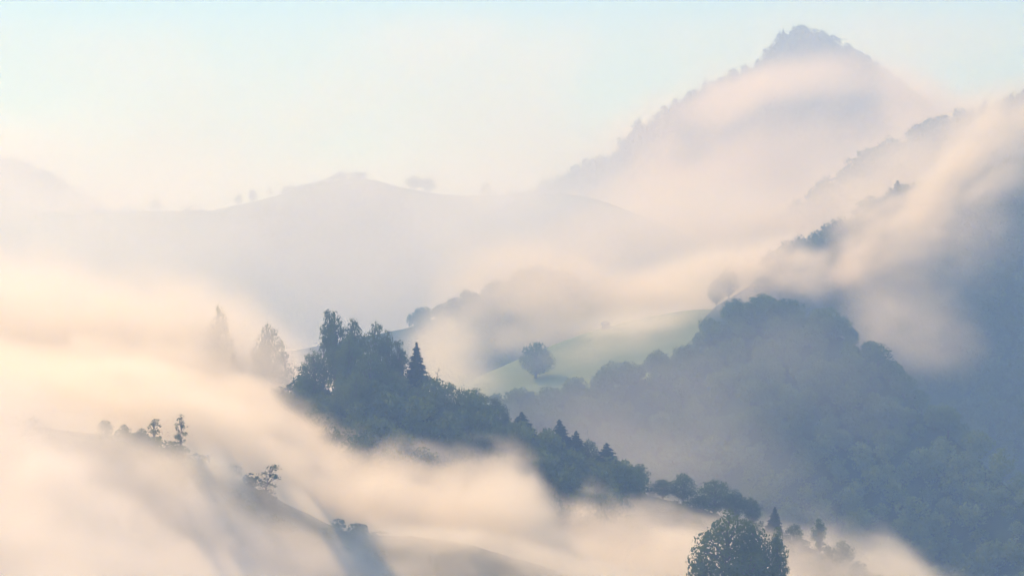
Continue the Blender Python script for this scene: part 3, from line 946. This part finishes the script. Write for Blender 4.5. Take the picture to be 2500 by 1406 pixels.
# 5 mist hanging across the mountain
fog_bank((20, 2450, -60), (700, 3000, 400), (8, 13, 6),
         puffs([(1780, 245, 2750, 150, 50, 160, 25, .5), (1920, 195, 2750, 150, 45, 160, 5, .5), (2080, 185, 2750, 130, 40, 160, -10, .5), (2220, 240, 2750, 120, 70, 160, -25, .8), (2300, 300, 2750, 110, 70, 160, -10, .8),
                (1740, 450, 2750, 200, 130, 170, 30, .6), (1900, 420, 2750, 260, 150, 180, 20, .55), (2120, 400, 2750, 240, 140, 180, 20, .5), (1600, 560, 2750, 300, 160, 180, 10, .8), (1900, 580, 2750, 400, 130, 180, 0, .6), (2350, 450, 2750, 250, 150, 180, 0, .6),
                (1900, 250, 2750, 420, 230, 200, 20, .2), (1560, 380, 2700, 280, 110, 160, 32, .35)]
               + trail([(1620, 370, 2700), (1780, 260, 2700), (1950, 180, 2700), (2120, 190, 2700), (2260, 260, 2700), (2400, 340, 2700)], 26, 48, 9, 0.7, .7), 80, 241, 1.2), 0.0115)
# 6 the bank at the lower right
fog_bank((50, 575, -90), (150, 705, -26), (1.6, 2.2, 1.2),
         layer([(1500, 1380, 670), (1780, 1260, 670), (1900, 1230, 670), (2050, 1265, 670), (2140, 1250, 670), (2200, 1300, 670), (2270, 1380, 670), (2500, 1500, 670)],
               7.0, 590, 668, 18, 0.07, 20, 3.0, 251, 0.7), 0.035)
# 7 the wide mist of the far valley, up over the pasture ridge
fog_bank((-560, 1700, -130), (520, 2360, 260), (12, 16, 8),
         layer([(-1500, 250, 2300), (-300, 290, 2300), (300, 310, 2300), (800, 320, 2300), (1300, 330, 2300), (1600, 430, 2300), (1900, 500, 2300), (2300, 480, 2300), (2800, 500, 2300)],
               130.0, 1780, 2260, 80, 0.0, 150, 30.0, 261, 0.5, 1.5), 0.0066, 0.45, (0.95, 0.98, 1))
# 8 the mist in the gap between the steep slope and the mountain foot
fog_bank((-40, 1440, -120), (420, 1760, 190), (6, 8, 5),
         puffs([(1650, 560, 1600, 300, 130, 90, 10, .6), (1850, 600, 1600, 260, 120, 90, 10, .8), (2050, 480, 1600, 240, 130, 90, 25, .6), (1420, 640, 1600, 240, 120, 90, 10, .4), (2250, 400, 1620, 240, 120, 80, 30, .7), (2100, 480, 1600, 220, 110, 60, 35, .7), (2380, 320, 1640, 280, 120, 80, 25, .6)], 70, 271, 1.0), 0.013)
# 9 the glow behind the meadow
fog_bank((-60, 1345, -60), (190, 1510, 100), (3, 4, 2.6),
         puffs([(1640, 705, 1425, 190, 75, 60, 10, 1.0), (1800, 680, 1420, 190, 90, 55, 5, 1.0), (1500, 745, 1425, 150, 60, 50, 15, .8), (1960, 640, 1410, 140, 80, 40, 20, .7), (1350, 800, 1420, 200, 60, 40, 15, .5), (1290, 700, 1450, 280, 140, 40, 0, .85), (1420, 720, 1450, 200, 100, 40, 0, .5), (1790, 680, 1365, 120, 60, 14, 0, .5)], 34, 281, 1.0), 0.028)
# 10 thin cloud veils drifting high behind the mountain
fog_bank((-1250, 3380, 60), (1250, 4200, 515), (26, 34, 16),
         puffs([(300, 250, 3800, 900, 260, 380, 8, .5), (1100, 330, 3800, 900, 200, 380, -5, .7), (1300, 120, 3800, 700, 180, 380, 12, .35), (2300, 220, 3800, 600, 200, 380, -10, .5), (100, 420, 3800, 900, 140, 380, 0, .7), (1900, 420, 3800, 900, 160, 380, 0, .6), (250, 90, 3750, 600, 110, 330, 6, .22), (950, 60, 3750, 420, 90, 330, -8, .22), (1650, 80, 3750, 420, 90, 330, 10, .25), (2350, 60, 3750, 400, 100, 330, -6, .35)], 260, 291, 1.2), 0.0017, 0.45, (0.97, 0.985, 1))
# 11 pale mist before the distant hill at the left
fog_bank((-980, 2780, -120), (-300, 3240, 300), (14, 18, 9),
         puffs([(0, 450, 3000, 420, 150, 170, -10, .8), (-250, 430, 3000, 400, 180, 170, 0, .8), (250, 540, 3000, 420, 110, 170, 0, .7)], 170, 301, 0.8), 0.006, 0.45, (0.97, 0.985, 1))
# 12 thin mist lying in the valley between the ridge and the wooded hill
fog_bank((-60, 760, -120), (190, 980, 40), (4, 5, 3.5),
         puffs([(1380, 1040, 880, 240, 120, 80, -15, .5), (1600, 1000, 880, 300, 170, 80, -20, .6), (1750, 880, 920, 280, 150, 50, 0, .45), (1500, 1150, 860, 260, 120, 70, -15, .7), (1800, 1160, 860, 260, 120, 70, -15, .4), (2000, 900, 920, 260, 150, 50, -30, .35)], 55, 311, 0.6), 0.0032)
# 13 fog spilling over the crest of the near hillside
fog_bank((-80, 490, -75), (60, 556, -15), (1.2, 1.8, 1.0),
         puffs([(560, 1165, 523, 80, 40, 12, -38, .8), (720, 1235, 522, 90, 40, 12, -30, .6), (790, 1270, 521, 60, 36, 12, -28, .25), (950, 1312, 522, 100, 42, 12, -12, .6), (1060, 1322, 523, 140, 40, 12, 0, .8), (1180, 1335, 525, 150, 42, 12, -6, 1.0), (1330, 1378, 527, 160, 45, 12, -10, 1.0), (1480, 1420, 529, 150, 45, 12, -8, 1.0)], 11, 321, 1.3), 0.1)
